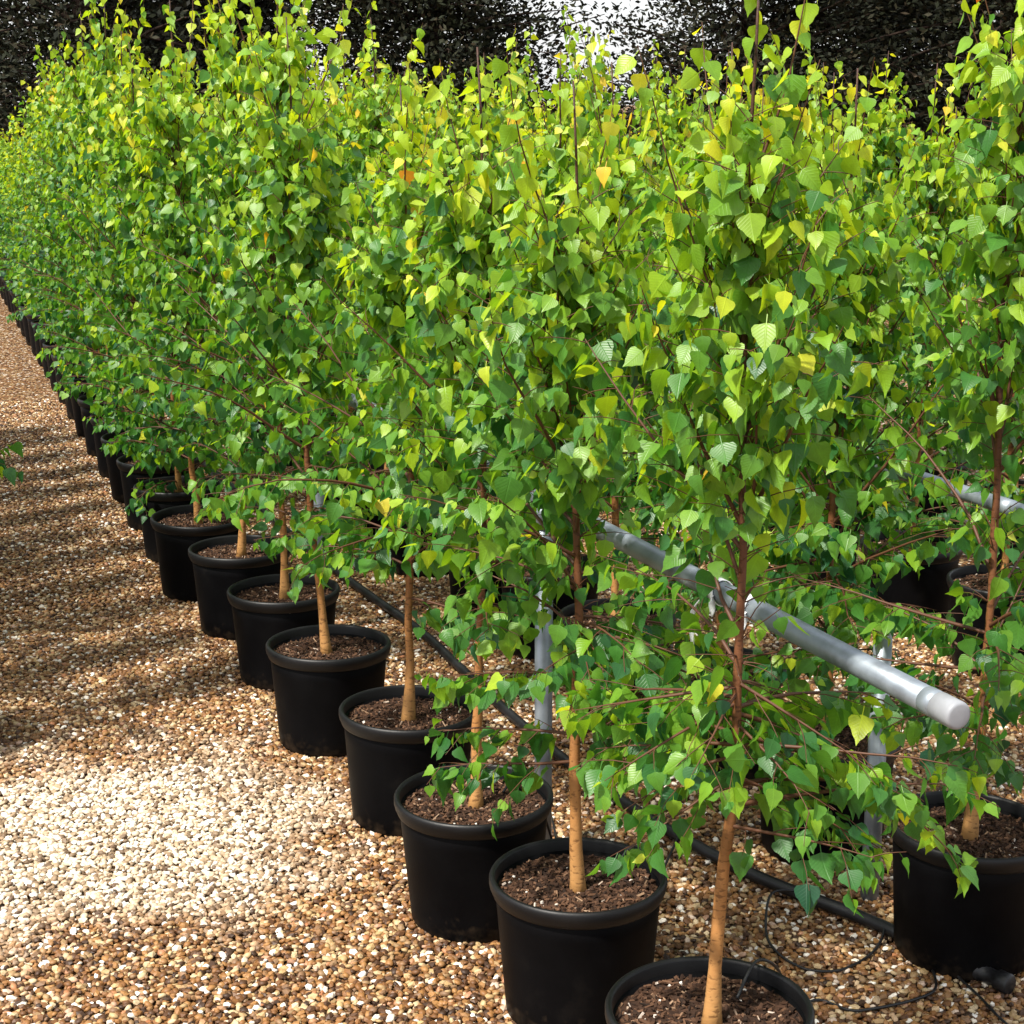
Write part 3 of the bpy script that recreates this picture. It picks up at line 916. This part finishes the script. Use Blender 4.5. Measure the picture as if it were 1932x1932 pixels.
post = ob("steel_post", m.mesh("steel_post", M_STEEL)); post.location = (pp[0], pp[1], 0)
tag(post, "lone dull galvanised post between the two front pots of the second row", "post")

# ------------------------------------------------------------------ white ties
def tie(n, t, z, label, tails):
    c = Vector((*W(n, t), z)); d = Vector((RT[0], RT[1], 0)); s = Vector((RN[0], RN[1], 0)); u = Vector((0, 0, 1))
    o = empty("white_tie", c)
    tag(o, label, "tie", "white plastic ties on the pipe rail")
    m = MB()
    r = 0.0262
    vs = []; fs = []
    nn = 20
    for k in range(nn):
        a = 2 * math.pi * k / nn
        for (w, rr) in ((-0.010, r), (0.010, r), (0.010, r + 0.0022), (-0.010, r + 0.0022)):
            vs.append(d * (w + 0.006 * math.sin(a)) + (s * math.cos(a) + u * math.sin(a)) * rr)
    for k in range(nn):
        k2 = (k + 1) % nn
        for j in range(4):
            j2 = (j + 1) % 4
            fs.append((k * 4 + j, k2 * 4 + j, k2 * 4 + j2, k * 4 + j2))
    m.add(vs, fs)
    ob("loop", m.mesh("tie_loop", M_TIE), o)
    for (side, ln, seed) in tails:
        rg = random.Random(seed)
        m = MB()
        p = -s * 0.026 + d * side * 0.008
        w = 0.007; dirv = (-s * 0.4 + d * side * 0.5 - u * 0.5).normalized()
        L = []; fs = []
        n_ = 9
        for k in range(n_):
            tw = 0.5 * k + rg.uniform(-.3, .3)
            wv = (d * math.cos(tw) + s * math.sin(tw)) * w * (1.0 if k < n_ - 1 else 0.5)
            th = dirv.cross(wv).normalized() * 0.0012
            L += [p - wv - th, p + wv - th, p + wv + th, p - wv + th]
            p = p + dirv * (ln / (n_ - 1))
            dirv = (dirv + Vector((rg.uniform(-.25, .25), rg.uniform(-.25, .25), -0.35))).normalized()
        for k in range(n_ - 1):
            for j in range(4):
                j2 = (j + 1) % 4
                fs.append((k * 4 + j, k * 4 + j2, k * 4 + 4 + j2, k * 4 + 4 + j))
        fs += [(3, 2, 1, 0), tuple((n_ - 1) * 4 + j for j in range(4))]
        m.add(L, fs)
        ob("tail", m.mesh("tie_tail", M_TIE), o)
tie(0.28, 0.51, 1.0, "white tie with a long dangling tail on the rail, nearest the capped end", ((1, 0.15, 3), (-1, 0.05, 5)))
tie(0.28, 0.375, 1.0, "short flat white tie wrapped tightly round the rail near the dangling tie", ((-1, 0.045, 8),))
tie(0.28, 1.84, 1.0, "knotted white tie on the rail far from the capped end, past the first post", ((1, 0.06, 11), (-1, 0.05, 13), (1, 0.035, 17)))

# ------------------------------------------------------------------ irrigation hose and drip tubes
def smooth_path(pts, n=12):
    out = []
    P = [Vector(p) for p in pts]
    for i in range(len(P) - 1):
        p0 = P[max(0, i - 1)]; p1 = P[i]; p2 = P[i + 1]; p3 = P[min(len(P) - 1, i + 2)]
        for k in range(n):
            t = k / n
            out.append(0.5 * ((2 * p1) + (-p0 + p2) * t + (2 * p0 - 5 * p1 + 4 * p2 - p3) * t * t + (-p0 + 3 * p1 - 3 * p2 + p3) * t ** 3))
    out.append(P[-1])
    return out
HZ = 0.026
hose_pts = [(1.115, 3.64, HZ), (0.895, 3.909, HZ), (0.601, 4.209, HZ + .004), (0.30, 4.70, HZ), (0.042, 5.27, HZ), (-0.184, 5.854, HZ + .003), (-0.362, 6.326, HZ), (-0.737, 7.116, HZ), (-1.25, 8.3, HZ), (-2.4, 11.0, HZ)]
hose = empty("irrigation_hose", (1.115, 3.64, 0))
tag(hose, "black irrigation hose with a plugged end lying on gravel between the pot rows", "hose")
def hpart(nm, mb, mat, par=None):
    c = ob(nm, mb.mesh(nm, mat), par or hose)
    if par is None: c.location = (-1.115, -3.64, 0)
    return c
m = MB(); m.tube(smooth_path(hose_pts), 0.0165, 12); hpart("hose_pipe", m, M_HOSE)
e0 = Vector(hose_pts[0]); ed = (e0 - Vector(hose_pts[1])).normalized()
m = MB(); m.tube([e0 - ed * 0.05, e0 - ed * 0.049, e0 - ed * 0.015, e0 - ed * 0.014, e0 + ed * 0.03, e0 + ed * 0.031, e0 + ed * 0.062, e0 + ed * 0.066],
                 [0.016, 0.0225, 0.0225, 0.0195, 0.0195, 0.025, 0.025, 0.021], 14); hpart("end_plug", m, M_HOSE)
def drip(pts, label):
    o = ob("drip_tube", None)
    mb = MB(); mb.tube(smooth_path(pts, 8), 0.0034, 8)
    bpy.data.objects.remove(o)
    o = ob("drip_tube", mb.mesh("drip_tube", M_HOSE))
    tag(o, label, "tube", "thin black drip tubes off the hose")
gz = 0.011
drip([(0.926, 3.875, 0.035), (0.905, 3.82, 0.02), (0.864, 3.76, gz), (0.80, 3.70, gz), (0.748, 3.682, gz), (0.69, 3.70, gz), (0.641, 3.77, gz + .005), (0.63, 3.87, 0.02), (0.66, 3.99, 0.06), (0.74, 4.055, 0.035)],
     "thin black drip tube looping on gravel from the middle of the hose")
p0 = W(0.01, 0.03)
drip([(1.0, 3.79, 0.035), (1.0, 3.70, 0.015), (0.985, 3.60, gz), (0.919, 3.548, gz), (0.82, 3.51, gz), (0.766, 3.505, gz), (0.704, 3.55, gz), (0.62, 3.45, 0.05), (p0[0] + 0.16, p0[1] + 0.20, 0.30), (p0[0] + 0.105, p0[1] + 0.145, 0.350), (p0[0] + 0.06, p0[1] + 0.08, 0.305)],
     "thin black drip tube running from the hose into the pot with the bare tan trunk")
drip([(1.02, 3.755, 0.035), (1.05, 3.66, 0.014), (1.08, 3.56, gz), (1.102, 3.462, gz), (1.15, 3.33, gz), (1.25, 3.2, gz)], "thin black drip tube trailing over gravel beside the hose's plugged end")
p1 = W(0.016, 0.65)
drip([(0.47, 4.42, 0.035), (0.40, 4.2, 0.014), (0.36, 4.0, gz), (0.345, 3.85, 0.06), (p1[0] + 0.17, p1[1] + 0.14, 0.28), (p1[0] + 0.13, p1[1] + 0.11, 0.352), (p1[0] + 0.08, p1[1] + 0.07, 0.305)],
     "thin black drip tube climbing into the second path-side pot")
p2 = W(-0.03, 1.17)
drip([(0.13, 5.06, 0.035), (0.10, 4.8, 0.014), (0.12, 4.5, gz), (0.12, 4.25, 0.05), (p2[0] + 0.155, p2[1] + 0.155, 0.28), (p2[0] + 0.12, p2[1] + 0.12, 0.352), (p2[0] + 0.07, p2[1] + 0.07, 0.305)],
     "thin black drip tube climbing into the third path-side pot")
